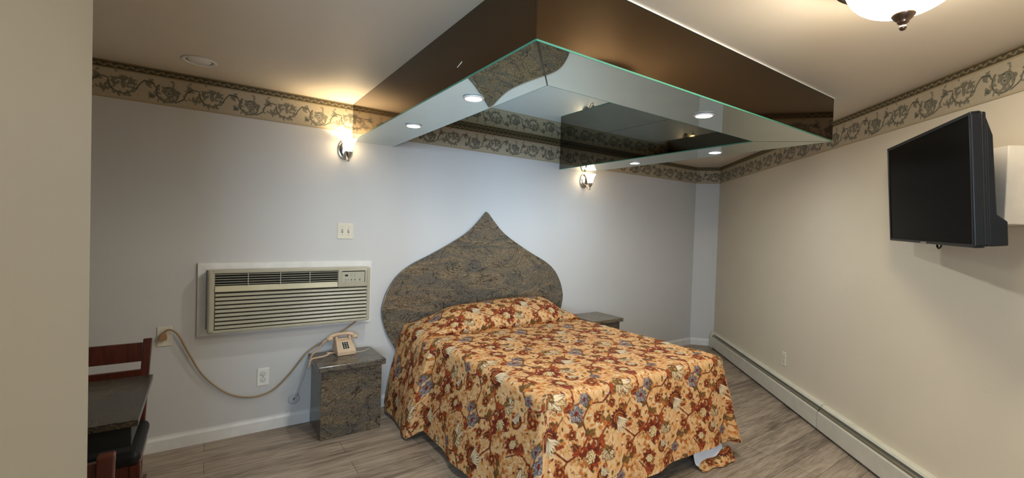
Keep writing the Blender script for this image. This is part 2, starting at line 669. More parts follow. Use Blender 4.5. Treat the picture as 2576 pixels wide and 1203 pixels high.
cx, cy = .11, .078
scroll(cx, cy, .066, .034, 2.4, 2.4 + 6.9, .0036, 13)                # round rosette scroll
scroll(cx, cy, .036, .012, 2.0, 2.0 - 6.0, .0026, 6, -1)
bt.flower(cx, cy, .2, .021, 6, [(1, SOFT), (.62, (.42, .38, .31)), (.3, LINE)], LINE, .3, 1, .0012)
cx2, cy2 = .335, .098
scroll(cx2, cy2, .066, .052, 3.0, 6.5, .0038, 9, -1)                 # open scroll hanging like a bowl
scroll(cx2 - .03, cy2 + .005, .030, .012, .6, 5.6, .0024, 5)
scroll(cx2 + .036, cy2 + .016, .024, .008, 2.8, -2.6, .0024, 4, -1)
bt.leaf(cx2 + .004, cy2 - .030, 1.62, .080, .010, SOFT, LINE, None, .001)
for a in (1.0, 1.35, 1.95, 2.3):
    bt.leaf(cx2 + .004, cy2 + .020, a, .034, .0048, SOFT, LINE, None, .001)
scroll(.215, .125, .023, .008, -2.6, 3.4, .0024, 5)                   # the small curls between
scroll(.243, .060, .020, .006, 1.2, -4.6, .0022, 4, -1)
scroll(.012, .120, .024, .008, .2, 5.4, .0024, 4)
bt.stroke(smooth_path([(.150, .030, 0), (.185, .055, 0), (.20, .095, 0), (.235, .125, 0), (.272, .118, 0)])and [(p.x, p.y) for p in smooth_path([(.150, .030, 0), (.185, .055, 0), (.20, .095, 0), (.235, .125, 0), (.272, .118, 0)])], .0032, LINE)
bt.stroke([(p.x, p.y) for p in smooth_path([(.395, .07, 0), (.415, .11, 0), (.44, .135, 0), (.475, .128, 0), (.492, .105, 0)])], .003, LINE)
bt.leaf(.040, .040, 2.5, .036, .010, LINE, LINE, SOFT, .001)
bt.leaf(.034, .046, .9, .020, .006, SOFT, LINE, None, .001)
for k in range(30):
    x, y = random.random() * BP, .028 + random.random() * .135
    bt.leaf(x, y, random.random() * 6.28, .022, .0042, SOFT, LINE, None, .0008)
# bottom line, upper rope band
yy = (np.arange(bt.H) + .5) * bt.px
def band(y0, y1, col, al=1.0):
    m = ((yy >= y0) & (yy < y1))
    bt.a[m] = bt.a[m] * (1 - al) + np.array(col) * al
band(0, .0034, (.30, .17, .06))
band(.0032, .011, (.50, .42, .28))
band(.011, .0125, (.36, .29, .18))
band(.172, .1745, (.30, .23, .12))
band(.1745, .180, (.46, .37, .21))
band(.180, .2165, DARK)
band(.2165, .224, (.34, .27, .15))
GOLD = (.27, .21, .11)
nrep = 9
for k in range(nrep):
    x0 = (k + .25) * BP / nrep
    w = BP / nrep
    bt.stroke([(x0 + w * t, .198 + .009 * math.sin(2 * PI * t)) for t in np.linspace(0, 1, 17)], .0019, GOLD)
    bt.leaf(x0 + w * .2, .206, -.5, .024, .0066, GOLD, None, None)
    bt.leaf(x0 + w * .7, .190, .5, .024, .0066, GOLD, None, None)
    bt.leaf(x0 + w * .45, .199, 2.3, .013, .003, GOLD, None, None)
for k in range(54):
    bt.disc((k + .5) * BP / 54, .2195, .0021, (.16, .12, .06))
    bt.disc((k + .5) * BP / 54, .1773, .0016, (.20, .15, .08))
M['border'] = make_printed('scroll_border_paper', 'print', .6)


def border(name, p, q, n, s_off, px=.003, t=.002):
    """a strip of wallpaper border from p to q (xy), lying t off the wall along n"""
    p, q, n = Vector((*p, 0)), Vector((*q, 0)), Vector(n)
    L = (q - p).length
    d = (q - p) / L
    ns, nz = int(L / px) + 1, int(BH / px) + 1
    sv, zv = np.linspace(0, L, ns), np.linspace(0, .222, nz)
    Sg, Z = np.meshgrid(sv, zv)
    P = np.stack([p.x + d.x * Sg + n.x * t, p.y + d.y * Sg + n.y * t, 2.2178 + Z], -1)
    return tag(grid_mesh(name, P, bt.sample(Sg + s_off, Z * BH / .222), M['border'], smooth=False), kind='structure')


border('trim_1', (XL, 0), (A0.x - .001, 0), (0, -1, 0), .11 + .218 + XL + .447 * 4)
_dc = (A1 - A0).normalized()
border('trim_2', (A0.x, A0.y), (A1.x, A1.y), (_dc.y, -_dc.x, 0), .1)
_e = A1 + RD * 4.7
border('trim_3', (A1.x, A1.y), (_e.x, _e.y), RN[:], .24)

# ------------------------------------------------------------------ mirrored canopy over the bed
T0, T1, I0, I1, YO, YI, ZK = .9201, 3.3938, 1.2426, 3.0475, -2.3574, -2.0224, 2.1532
G = .006
can = thing('mirrored_canopy', 'large box canopy of bronze and clear mirror hung from the ceiling over the bed', 'canopy', ((T0 + T1) / 2, -1.2, ZK))
MB().box((T0, YO, ZK + G), (T1, YO + .012, H - .002)).build('front_panel', M['bronze'], can)
MB().box((T0, YO + .0125, ZK + G), (T0 + .012, -.003, H - .002)).build('side_panel', M['bronze'], can)
MB().box((T1 - .012, YO + .0125, ZK + G), (T1, -.003, H - .002)).build('side_panel', M['bronze'], can)
MB().box((I0, YI - .012, ZK + G), (I1, YI, H - .008)).build('inner_panel', M['greymirror'], can)
MB().box((I0 - .012, YI - .012, ZK + G), (I0, -.003, H - .008)).build('inner_panel', M['greymirror'], can)
MB().box((I1, YI - .012, ZK + G), (I1 + .012, -.003, H - .008)).build('inner_panel', M['greymirror'], can)
MB().box((I0 + .001, YI + .001, H - .007), (I1 - .001, -.003, H - .002)).build('ceiling_mirror', M['mirror'], can)
g2 = .0012
strips = [[(T0, YO), (T1, YO), (I1, YI), (I0, YI)], [(T0, YO + g2), (I0, YI + g2), (I0, -.003), (T0, -.003)], [(T1, YO + g2), (T1, -.003), (I1, -.003), (I1, YI + g2)]]
for k, p in enumerate(strips):
    p = [(x + (0, g2, -g2)[k] * 0, y) for x, y in p]
    sp = MB().prism(p, ZK, ZK + .0055).build('underside_mirror', M['mirror'], can)
    # the polished green edges of the glass
    e = MB()
    n = len(p)
    cxm, cym = sum(a for a, _ in p) / n, sum(b for _, b in p) / n
    edges = ([(0, 1), (2, 3)], [(1, 2), (3, 0)], [(0, 1), (2, 3)])[k]
    for i, j in edges:
        (x0, y0), (x1, y1) = p[i], p[j]
        d = Vector((x1 - x0, y1 - y0, 0)).normalized()
        nrm = Vector((d.y, -d.x, 0))
        if nrm.dot(Vector(((x0 + x1) / 2 - cxm, (y0 + y1) / 2 - cym, 0))) < 0:
            nrm = -nrm
        o1 = nrm * .0022
        e.prism([(x0, y0), (x1, y1), (x1 + o1.x, y1 + o1.y), (x0 + o1.x, y0 + o1.y)], ZK - .0004, ZK + .0066)
    e.build('glass_edge', M['glass_edge'], sp)
# the dark mitre seam at the front left corner and the chipped caulk line along the outer edge
MB().prism([(T0 + .004, YO + .001), (T0 + .012, YO - .0), (I0 + .003, YI - .0), (I0 - .003, YI + .002)], ZK - .0012, ZK + .0002).build('mitre_seam', M['black_seam'], can)
MB().prism([(T1 - .004, YO + .001), (T1 - .007, YO - .0), (I1 - .001, YI - .0), (I1 + .001, YI + .002)], ZK - .0008, ZK + .0002).build('mitre_seam', M['black_seam'], can)

MB().prism([(-1.772, 2.2265), (-1.766, 2.2285), (-1.800, 2.2395), (-1.812, 2.2435), (-1.816, 2.2405), (-1.806, 2.2355)], T0 - .0012, T0 + .001, axis=0).build('chip', M['trim'], can)
DL = [((1.08, -1.64), 'round white downlight in the left arm of the canopy underside, nearer the front corner'),
      ((1.08, -.86), 'round white downlight in the left arm of the canopy underside, nearer the wall sconce'),
      ((2.19, -2.19), 'round white downlight alone in the front arm of the canopy underside'),
      ((3.22, -1.64), 'round white downlight in the far right arm of the canopy, nearer the room corner'),
      ((3.22, -.86), 'round white downlight in the far right arm of the canopy, nearer the headboard wall')]
for (x, y), lab in DL:
    t = thing('recessed_light', lab, 'ceiling light', (x, y, ZK), 0, 'downlights in the canopy underside')
    MB().lathe([(.037, -.001), (.052, -.001), (.054, -.003), (.05, -.007), (.041, -.009), (.036, -.005), (.037, -.001)], 32, Matrix.Translation((x, y, ZK)), caps=False).build('trim_ring', M['white_plastic'], t)
    MB().lathe([(.0, -.0125), (.013, -.0118), (.025, -.0095), (.033, -.006), (.0365, -.0012)], 32, Matrix.Translation((x, y, ZK)), caps=False).build('lens', M['downlens'], t)

MB().box((T0, YO - .005, H - .008), (T1 + .004, YO, H - .0005), .0015, 1).box((T1, YO, H - .008), (T1 + .005, -.003, H - .0005), .0015, 1).build('caulk_bead', M['trim'], can)

# unlit recessed light in the ceiling at the left
t = thing('recessed_light', 'unlit round recessed light in the ceiling above the air conditioner side', 'ceiling light', (-.055, -.352, H))
mt = Matrix.Translation((-.055, -.352, H))
MB().lathe([(.088, -.0005), (.09, -.004), (.083, -.009), (.072, -.007), (.066, -.001)], 40, mt, caps=False).build('trim_ring', M['white_plastic'], t)
MB().lathe([(.0, -.012), (.03, -.0115), (.052, -.008), (.06, -.002), (.066, -.001)], 40, mt, caps=False).build('eyeball', M['trim'], t)
MB().lathe([(.06, -.0025), (.066, -.0028), (.0675, -.0022)], 40, mt, caps=False).build('gap_ring', M['greywire'], t)

# flush ceiling lamp
LX, LY = 1.885, -3.09
lamp = thing('ceiling_lamp', 'lit frosted bowl ceiling lamp with bronze ring and bronze finial', 'ceiling light', (LX, LY, H))
mt = Matrix.Translation((LX, LY, 0))
MB().lathe([(.10, H - .001), (.17, H - .003), (.194, H - .016), (.200, H - .030), (.190, H - .040), (.196, H - .052), (.192, H - .062), (.172, H - .066), (.158, H - .056)], 56, mt, caps=False).build('pan_ring', M['bronze_metal'], lamp)
bowl = [(.163, 2.386)]
for k in range(1, 17):
    a = k / 16 * PI / 2
    bowl.append((.163 * math.cos(a) ** .9 if k < 16 else .002, 2.386 - .130 * math.sin(a) ** 1.05))
MB().lathe(bowl, 56, mt, caps=False).build('glass_bowl', M['lampglass'], lamp)
MB().lathe([(.004, 2.262), (.030, 2.2615), (.0335, 2.257), (.031, 2.249), (.021, 2.237), (.015, 2.232), (.016, 2.228), (.012, 2.2245), (.006, 2.2225), (.006, 2.220), (.0095, 2.216), (.0105, 2.210), (.0075, 2.204), (.001, 2.201)], 28, mt).build('finial', M['bronze_metal'], lamp)

# ------------------------------------------------------------------ wall sconces
def sconce(x, z, label):
    t = thing('wall_sconce', label, 'wall lamp', (x, 0, z), 0, 'sconces on the headboard wall')
    m = Matrix.Translation((x, 0, z)) @ Matrix.Rotation(PI / 2, 4, 'X') @ Matrix.Scale(.72, 4, (1, 0, 0))
    MB().lathe([(.078, .0005), (.079, .008), (.073, .015), (.066, .013), (.060, .017), (.045, .024), (.02, .029), (.0, .030)], 40, m).build('back_plate', M['chrome'], t)
    d = .105
    pth = smooth_path([(x, -.022, z - .035), (x, -.045, z - .046), (x, -.068, z - .080), (x, -.088, z - .095), (x, -d, z - .085), (x, -d, z - .066)], 8)
    MB().tube(pth, .0052, 10).lathe([(.0, 0), (.007, .003), (.008, .009), (.004, .014), (0, .015)], 12, Matrix.Translation((x, -d, z - .103))).build('arm', M['chrome'], t)
    m2 = Matrix.Translation((x, -d, z))
    MB().lathe([(.006, -.072), (.014, -.066), (.022, -.052), (.028, -.034), (.029, -.028), (.024, -.028)], 28, m2).build('socket_cup', M['chrome'], t)
    MB().lathe([(.026, -.030), (.030, -.012), (.035, .012), (.043, .038), (.056, .062), (.0605, .068), (.058, .068), (.041, .040), (.033, .012), (.027, -.012), (.0, -.022)], 36, m2, caps=False).build('glass_shade', M['sconceglass'], t)
    light('sconce_bulb', 'POINT', (x, -d, z + .028), E_BULB, (1, .78, .47), shadow_soft_size=.018)


sconce(.868, 2.080, 'lit bell glass wall sconce above the light switch and left of the canopy')
sconce(3.402, 2.062, 'lit bell glass wall sconce under the far right end of the canopy')

# ------------------------------------------------------------------ headboard
L_out = [(2.151, 1.663), (2.068, 1.569), (1.954, 1.463), (1.787, 1.362), (1.598, 1.263), (1.418, 1.175), (1.299, 1.081), (1.222, .962), (1.186, .85), (1.182, .78), (1.198, .700), (1.238, .590), (1.30, .48), (1.36, .36), (1.40, .2), (1.41, 0)]
half = smooth_path([(x, 0, z) for x, z in L_out], 4)
half = [(p.x, p.z) for p in half]
cxh = 2.157
ptsL = [(x, z) for x, z in half]
ptsR = [(2 * cxh - x + (.01 if 0 else 0), z) for x, z in half[::-1]]
hb = thing('headboard', 'tall brown granite headboard cut to a pointed onion dome on the wall', 'headboard', (cxh, -.02, 0))
MB().prism([(x, z) for x, z in ptsL] + [(x, z) for x, z in ptsR[:-1]], -.032, -.004, axis=1, bev=.003).build('slab', M['granite'], hb)

# ------------------------------------------------------------------ nightstands
def nightstand(x0, x1, z, label, gm):
    t = thing('nightstand', label, 'nightstand', ((x0 + x1) / 2, -.2, 0), 0, 'granite nightstands beside the bed')
    MB().box((x0 + .025, -.378, 0), (x1 - .022, -.016, z - .04), .003).build('body', gm, t)
    MB().box((x0, -.412, z - .04), (x1, -.016, z), .007, 3).build('top', M['granite'], t)
    return t


nightstand(.632, 1.098, .522, 'low granite block nightstand holding the telephone, left of the bed', M['granite2'])
nightstand(3.215, 3.668, .600, 'granite block nightstand with an empty top, beyond the far side of the bed', M['granite2'])

# ------------------------------------------------------------------ bed and bedspread
bed = thing('bed', 'double bed hidden under the floral bedspread, against the granite headboard', 'bed', (2.157, -1.0, 0))
MB().box((1.45, -1.85, .09), (2.86, -.05, .33), .012).build('box_spring', M['metal_dark'], bed)
MB().box((1.43, -1.86, .335), (2.88, -.045, .640), .05, 4).build('mattress', M['mattress'], bed)
for x, y in ((1.52, -1.78), (2.79, -1.78), (1.52, -.12), (2.79, -.12)):
    MB().lathe([(.022, 0), (.026, .004), (.03, .09)], 14, Matrix.Translation((x, y, 0))).build('leg', M['metal_dark'], bed)
MB().box((1.122, -.085, 0), (1.158, -.030, .092), .004).build('foot_block', M['metal_dark'], bed)

# the floral print: a repeating tile in cloth metres
FW, FHt = .50, .64
ft = Tile(FW, FHt, .0016, (.80, .50, .25))
CREAM, TAN, ORG, RUST, RED, BRN, INK, OLV, SLATE, PALE = (.88, .68, .43), (.60, .31, .11), (.68, .23, .05), (.38, .065, .016), (.22, .024, .010), (.11, .028, .014), (.035, .014, .009), (.16, .10, .03), (.22, .20, .25), (.92, .80, .60)
r_ = random.Random(5)


def rnd(a=0.0, b=1.0):
    return r_.uniform(a, b)


for _ in range(150):
    ft.disc(rnd() * FW, rnd() * FHt, rnd(.010, .040), r_.choice([(.84, .52, .22), (.86, .62, .36), (.80, .44, .17), CREAM, (.86, .70, .48), (.84, .50, .24)]), .36)
for _ in range(560):                                          # feathery ground
    ft.leaf(rnd() * FW, rnd() * FHt, 1.57 + rnd(-.9, .9) + PI * r_.randint(0, 1), rnd(.018, .046), rnd(.0018, .0052),
            r_.choice([(.80, .36, .11), (.70, .31, .10), PALE, CREAM, (.66, .24, .06), (.62, .31, .11), (.86, .54, .22), (.88, .64, .36)]))
for _ in range(240):                                          # little outlined leaves
    ft.leaf(rnd() * FW, rnd() * FHt, rnd(0, 6.28), rnd(.018, .040), rnd(.004, .009), r_.choice([TAN, ORG, ORG, (.52, .16, .04), OLV, (.72, .33, .10), CREAM, RUST]), (.20, .07, .025), None, .0010)


def stem(pts, w=.0042):
    p = smooth_path([(x, y, 0) for x, y in pts], 8)
    ft.stroke([(q.x, q.y) for q in p], lambda t: w * (1 - .35 * t) + .0012, INK)
    ft.stroke([(q.x, q.y) for q in p], lambda t: w * (1 - .35 * t) - .0004, RED)


stem([(-.02, .10), (.06, .13), (.12, .20), (.10, .29), (.16, .36), (.25, .36)])
stem([(.12, .20), (.20, .17), (.27, .22), (.36, .20), (.48, .10)])
stem([(.25, .36), (.32, .42), (.30, .52), (.36, .62), (.48, .74)])
stem([(.10, .29), (.04, .38), (.06, .49), (.0, .58)], .0034)
stem([(.36, .20), (.42, .28), (.47, .34)], .003)
for x, y, a in ((.06, .13, 2.2), (.12, .2, .4), (.1, .29, 2.8), (.16, .36, 1.9), (.2, .17, -1.0), (.27, .22, 1.2), (.36, .2, .9), (.32, .42, -.2), (.30, .52, 2.9), (.36, .62, .2), (.04, .38, 3.4), (.06, .49, .5), (.42, .28, 2.4), (.45, .62, 1.2)):
    ft.leaf(x, y, a, .068, .021, r_.choice([RUST, RED, OLV, BRN]), INK, (.58, .22, .06), .0018, .14)
    ft.leaf(x, y, a + 1.0, .050, .015, r_.choice([ORG, RUST, OLV, TAN]), INK, (.24, .06, .02), .0014)
    ft.leaf(x, y, a - .9, .040, .011, r_.choice([ORG, RUST, RED]), INK, (.60, .28, .10), .0012)


def thistle(x, y, rot, R):                                    # ragged red leaves to one side of a scaled cream heart
    for k in range(9):
        a = rot + (k - 4) * .52
        L = R * (1.25 - .09 * abs(k - 4)) * rnd(.9, 1.12)
        ft.leaf(x + math.cos(a) * R * .15, y + math.sin(a) * R * .15, a + rnd(-.1, .1), L, R * .26, RUST if k % 2 else RED, INK, BRN, .0022, .16)
    for k in range(4):
        a = rot + PI + (k - 1.5) * .5
        ft.leaf(x, y, a, R * .85, R * .15, r_.choice([ORG, RUST, TAN]), INK, RED, .0018)
    hx, hy = x + math.cos(rot) * R * .16, y + math.sin(rot) * R * .16
    ft.flower(hx, hy, rot, R * .60, 5, [(1, BRN), (.88, RUST)], INK, .22)
    for row in range(5):
        n = (3, 4, 5, 4, 3)[row]
        for k in range(n):
            u, v = (row - 2) * R * .19, (k - (n - 1) / 2) * R * .21
            px_, py_ = hx + u * math.cos(rot) - v * math.sin(rot), hy + u * math.sin(rot) + v * math.cos(rot)
            ft.leaf(px_, py_, rot + PI + rnd(-.15, .15), R * .24, R * .088, (.94, .78, .46), INK, None, .0016)


def bud(x, y, rot, R):                                        # striped cream bud curling out of a dark ruff
    for k in range(13):
        a = rot + PI * .5 + (k - 6) * .36
        ft.leaf(x + math.cos(a) * R * .40, y + math.sin(a) * R * .40, a + .35, R * .66, R * .17, BRN if k % 2 else RED, INK, None, .0018)
    ft.flower(x, y, rot, R * .70, 2, [(1, BRN), (.86, RUST), (.72, RED)], INK, .25)
    for k in range(4):
        ft.stroke(spiral(x, y, R * (.30 + .11 * k), R * (.26 + .11 * k), rot + .25, rot + 2.9, 24), .0024, ORG if k % 2 else INK)
    for k in range(7):
        a = rot - PI * .5 + (k - 3) * .20
        ft.leaf(x + math.cos(rot + PI / 2) * R * .30, y + math.sin(rot + PI / 2) * R * .30, a, R * 1.5, R * .105, PALE, INK, None, .0019)
    ft.leaf(x + math.cos(rot - 1.2) * R * .9, y + math.sin(rot - 1.2) * R * .9, rot - .9, R * .7, R * .20, RUST, INK, BRN, .0018)


def lace(x, y, rot, R):                                       # slate lace flower
    ft.flower(x, y, rot, R, 5, [(1, (.20, .18, .22)), (.66, (.34, .30, .33)), (.34, RED)], INK, .42)
    for k in range(44):
        a, q = rnd(0, 6.28), R * math.sqrt(rnd()) * .95
        ft.leaf(x + q * math.cos(a), y + q * math.sin(a), a + rnd(-.6, .6), R * .26, R * .05, r_.choice([SLATE, (.60, .56, .57), (.08, .07, .09), (.46, .42, .44), (.70, .64, .60)]), (.05, .04, .05), None, .0008)


def pale(x, y, rot, R):                                       # drooping cream leaf flower with a heavy dark outline
    for k in range(6):
        a = rot + (k - 2.5) * .5
        ft.leaf(x, y, a, R * rnd(.85, 1.15), R * .20, PALE if k % 2 else (.82, .62, .36), INK, (.30, .16, .06), .0040, .12)
    ft.leaf(x, y, rot + 2.4, R * .6, R * .18, BRN, INK, TAN, .002)
    ft.leaf(x, y, rot - 2.2, R * .7, R * .2, OLV, INK, TAN, .002)
    ft.flower(x, y, rot, R * .24, 4, [(1, OLV), (.5, TAN)], INK, .4)


def rose(x, y, rot, R):
    ft.flower(x, y, rot, R, 5, [(1, RUST), (.84, ORG), (.66, RED), (.46, RUST), (.24, (.78, .44, .15))], INK, .34, .7)
    for k in range(12):
        a = rot + k * .5236
        ft.stroke([(x + math.cos(a) * R * .3, y + math.sin(a) * R * .3), (x + math.cos(a + .25) * R * .8, y + math.sin(a + .25) * R * .8)], .0012, BRN)


thistle(.125, .085, .6, .070)
bud(.365, .235, .5, .066)
lace(.060, .335, .2, .050)
lace(.120, .400, .9, .034)
pale(.410, .440, -1.2, .085)
rose(.240, .495, .1, .042)
rose(.430, .060, .6, .036)
thistle(.085, .570, 2.4, .050)
rose(.205, .285, 1.1, .032)
pale(.265, .085, -1.9, .062)
rose(.320, .345, .3, .026)
bud(.200, .610, 2.3, .040)
lace(.330, .560, 1.2, .030)
rose(.020, .230, .4, .030)
for _ in range(90):
    ft.leaf(rnd() * FW, rnd() * FHt, rnd(0, 6.28), rnd(.012, .026), rnd(.003, .0065), r_.choice([OLV, RUST, RED, BRN, TAN, ORG]), INK, None, .0009)
for _ in range(60):                                           # wandering hairlines
    x, y, a = rnd() * FW, rnd() * FHt, rnd(0, 6.28)
    ft.stroke(spiral(x, y, rnd(.008, .02), rnd(.003, .02), a, a + rnd(1.5, 4), 14), .0009, (.16, .05, .02))
M['spread'] = make_printed('floral_quilted_cotton', 'print', .72, .25, 500, (.86, .77, .65))

HW, LB, ZT, RR, DROP = .80, 1.945, .680, .055, .575
BX = 2.157
profile = [(-.036, .70), (-.040, .75), (-.055, .795), (-.10, .835), (-.17, .858), (-.25, .860), (-.33, .842), (-.41, .806), (-.468, .760), (-.498, .712), (-.498, .682), (-.488, .664), (-.520, .662), (-.56, .676), (-.64, .682)]
pp = smooth_path([(0, y, z) for y, z in profile], 12)
py, pz = np.array([p.y for p in pp]), np.array([p.z for p in pp])
ps = np.concatenate([[0], np.cumsum(np.hypot(np.diff(py), np.diff(pz)))])
extra = ps[-1] - (.64 - .036)
BL = LB - .036 - RR + extra                                    # cloth length of the flat top
px = .0045
avec = np.arange(-(HW - RR) - RR * PI / 2 - DROP, (HW - RR) + RR * PI / 2 + DROP + px, px)
bvec = np.arange(0, BL + RR * PI / 2 + DROP, px)
b_step = .69 - .036 + extra                                    # finer rows where the slack folds back
bvec = np.concatenate([bvec[bvec < b_step - .012], np.arange(b_step - .012, b_step + .012, .0009), bvec[bvec > b_step + .012]])
Ag, Bg = np.meshgrid(avec, bvec)


def sm(x, a, b):
    t = np.clip((x - a) / (b - a), 0, 1)
    return t * t * (3 - 2 * t)


yb = np.where(Bg < ps[-1], np.interp(Bg, ps, py), -(Bg - extra) - .036)
yb = np.maximum(yb, -(LB - RR))
zb = np.where(Bg < ps[-1], np.interp(Bg, ps, pz), .682)
zb = np.where(Bg > ps[-1], .682 + (ZT - .682) * sm(Bg, ps[-1], ps[-1] + .3), zb)
ta, tb = np.abs(Ag) - (HW - RR), Bg - BL
sg = np.sign(Ag)
d = np.maximum(np.maximum(ta, tb), 0)
both = (ta > 0) & (tb > 0)
rat = np.where(both, np.minimum(ta, tb) / np.maximum(d, 1e-9), 0)
# direction of fall: pure side (theta 0), pure foot (pi/2), the fan between at the corners
rs_ = rat ** .55
th = np.where(both, np.where(ta >= tb, PI / 4 * rs_, PI / 2 - PI / 4 * rs_), np.where(tb > 0, PI / 2, 0.0))
arc = RR * PI / 2
phi = np.clip(d / RR, 0, PI / 2)
drop = np.maximum(d - arc, 0)
rad = RR * np.sin(phi)
dz = RR * (1 - np.cos(phi)) + drop * (.99 - .125 * np.sin(th) ** 2)
fd = drop / DROP
per = np.where(tb > 0, np.where(both & (ta >= tb), BL + rat * .05, 3.0 + Ag), Bg)       # place along the hem, for the folds
wave = np.sin(per * 11.0 + sg * 1.3) * .6 + np.sin(per * 23.0 + 2.1) * .3 + np.sin(per * 5.1 + .7) * .5
rad = rad + fd * .085 + fd ** 1.4 * .016 * wave
rad = rad + fd * .055 * np.where(both, np.sin(2 * th), 0)     # the corner stands out
rad = rad - .030 * fd * np.exp(-((th - .95) / .12) ** 2) * both * 1.0
# slack of the tucked pillow hanging out on the near side
step = 1 - sm(-yb, .682, .700)
slack = (.50 + .12 * sm(-yb, .04, .20) + .38 * sm(-yb, .20, .66)) * step * (tb <= 0) * (sg < 0)
rad = rad + slack * .115 * (.45 * sm(d, .02, .16) + .55 * sm(drop, .05, .42))
dz = dz + slack * .035 * fd
slackr = sm(-yb, .22, .62) * (1 - sm(-yb, .64, .70)) * (tb <= 0) * (sg > 0)
rad = rad + slackr * .07 * sm(drop, .03, .42)
bump = zb - ZT
ax = np.minimum(np.abs(Ag), HW - RR) * sg
g = .80 * sm(ax, -(HW - RR) - .06, -.36) + .20 * sm(ax, -.55, .15)
g = g * (1 - .75 * sm(ax, .48, HW - RR + .02))
zz = ZT + np.where(Bg < ps[-1], np.where(bump > 0, bump * g, bump), bump) * (1 - sm(drop, 0, .22)) - dz
zz = zz + .0035 * np.sin(Ag * 19 + 1.5 * np.sin(Bg * 7)) * np.sin(Bg * 13 + .6 * np.sin(Ag * 9)) * (1 - fd)
zz = zz + .0016 * np.sin(Ag * 47 + Bg * 21) * (1 - fd) * np.sin(Bg * 39)
zz = zz - .015 * sm(Bg, BL - .25, BL) * (1 - sm(np.abs(Ag), .55, HW)) * 0
hemlift = np.where((tb > 0) & (~both), .022 * np.sin((Ag + .2) * 3.0), 0) * fd
zz = zz + hemlift
X = BX + ax + rad * np.cos(th) * sg
Y = yb - rad * np.sin(th) * (tb > 0)
P = np.stack([X, Y, np.maximum(zz, .02)], -1)
# print coordinates: follow the cloth, with the pleat at the corners
Ua = np.where(both & (tb > ta), sg * ((HW - RR) + rat * .10), Ag)
Vb = np.where(both & (ta >= tb), BL + rat * .10, Bg) + (1 - step) * .11 * sm(drop, .03, .42) * (sg < 0) * (th < .8)
Cc = ft.sample(Ua + BX, -Vb + 7.03)
# fine quilting relief is carried by the geometry noise; piping keeps the print
sp = grid_mesh('bedspread', P, Cc, M['spread'])
tag(sp, 'orange and rust floral print bedspread draped over the whole bed', 'bedspread')
# turned hem at the foot: white lining showing above a patterned lip
xs = np.linspace(2.615, 2.86, 50)
lp = smooth_path([(0, -1.94, .30), (0, -1.955, .18), (0, -1.968, .09), (0, -1.985, .035), (0, -2.005, .026)], 5)
SX, KK = np.meshgrid(xs, np.arange(len(lp)))
ly, lz = np.array([p.y for p in lp]), np.array([p.z for p in lp])
sl = (SX - xs[0]) / (xs[-1] - xs[0])
P2 = np.stack([SX + .03 * (1 - lz[KK] / .3) * (sl - .5), ly[KK] + .018 - .045 * sl * (1 - lz[KK] / .3), lz[KK] + .02 * sl * (lz[KK] < .1)], -1)
lin = grid_mesh('lining', P2, np.ones(P2.shape) * .75, M['lining'], sp)
lp2 = smooth_path([(0, -1.965, .040), (0, -1.985, .064), (0, -2.012, .060), (0, -2.034, .034), (0, -2.046, .010), (0, -2.034, .006)], 6)
xs2 = np.linspace(2.60, 2.90, 90)
SX, KK = np.meshgrid(xs2, np.arange(len(lp2)))
ly, lz = np.array([p.y for p in lp2]), np.array([p.z for p in lp2])
sl = (SX - xs2[0]) / (xs2[-1] - xs2[0])
P3 = np.stack([SX, ly[KK] - .05 * sl + .008 * np.sin(SX * 40) + .026, lz[KK] * (.42 + .9 * sl ** 1.6 + .10 * np.sin(SX * 31)) + .002], -1)
grid_mesh('turned_hem', P3, ft.sample(SX, KK * .006 + .2), M['spread'], sp)

# ------------------------------------------------------------------ through-wall air conditioner
ac = thing('air_conditioner', 'beige through-wall air conditioner with louvred grille in a white frame', 'air conditioner', (.52, 0, .72))
f = MB()
ax0, ax1, az0, az1, fw = -.052, 1.092, .722, 1.213, .048
def frame_bar(pts):
    f.prism(pts, -.016, -.0005, axis=1, bev=.002)
frame_bar([(ax0, az0), (ax1, az0), (ax1 - fw, az0 + fw), (ax0 + fw, az0 + fw)])
frame_bar([(ax0, az1), (ax0 + fw, az1 - fw), (ax1 - fw, az1 - fw), (ax1, az1)])
frame_bar([(ax0, az0), (ax0 + fw, az0 + fw), (ax0 + fw, az1 - fw), (ax0, az1)])
frame_bar([(ax1, az0), (ax1, az1), (ax1 - fw, az1 - fw), (ax1 - fw, az0 + fw)])
f.build('wall_frame', M['white_plastic'], ac)
bx0, bx1, bz0, bz1, yf = .002, 1.058, .752, 1.172, -.105
# front profile: flat face with rounded shoulders, cut away for vent and grille
def shell(x0, x1, z0, z1, y0=-.09, y1=yf, bev=.006):
    return MB().box((x0, y1, z0), (x1, y0, z1), bev)
b = MB()
b.box((bx0 + .002, -.088, bz0 + .003), (bx1 - .002, -.001, bz1 - .005), .004)                     # case
b.box((bx0, yf, bz0), (bx0 + .043, -.018, bz1 - .001), .016, 4)               # rounded left cheek
b.box((bx1 - .026, yf, bz0), (bx1, -.018, bz1 - .001), .012, 4)               # right cheek
b.box((bx0 + .03, yf, 1.148), (bx1 - .018, -.02, bz1), .006)          # top rail
b.box((bx0 + .03, yf, bz0), (bx1 - .018, -.02, bz0 + .022), .005)     # bottom rail
b.build('case', M['acplastic'], ac)
v = MB()
v.box((.044, -.102, 1.024), (.812, -.08, 1.064), .004)
v.prism([(-.113, 1.036), (-.116, 1.030), (-.10, 1.026), (-.095, 1.064), (-.099, 1.066)], .044, .812, axis=0)
v.build('lower_lip', M['acbright'], ac)
MB().box((.044, -.094, 1.064), (.812, -.0885, 1.148)).build('vent_cavity', M['dark'], ac)
vg = MB()
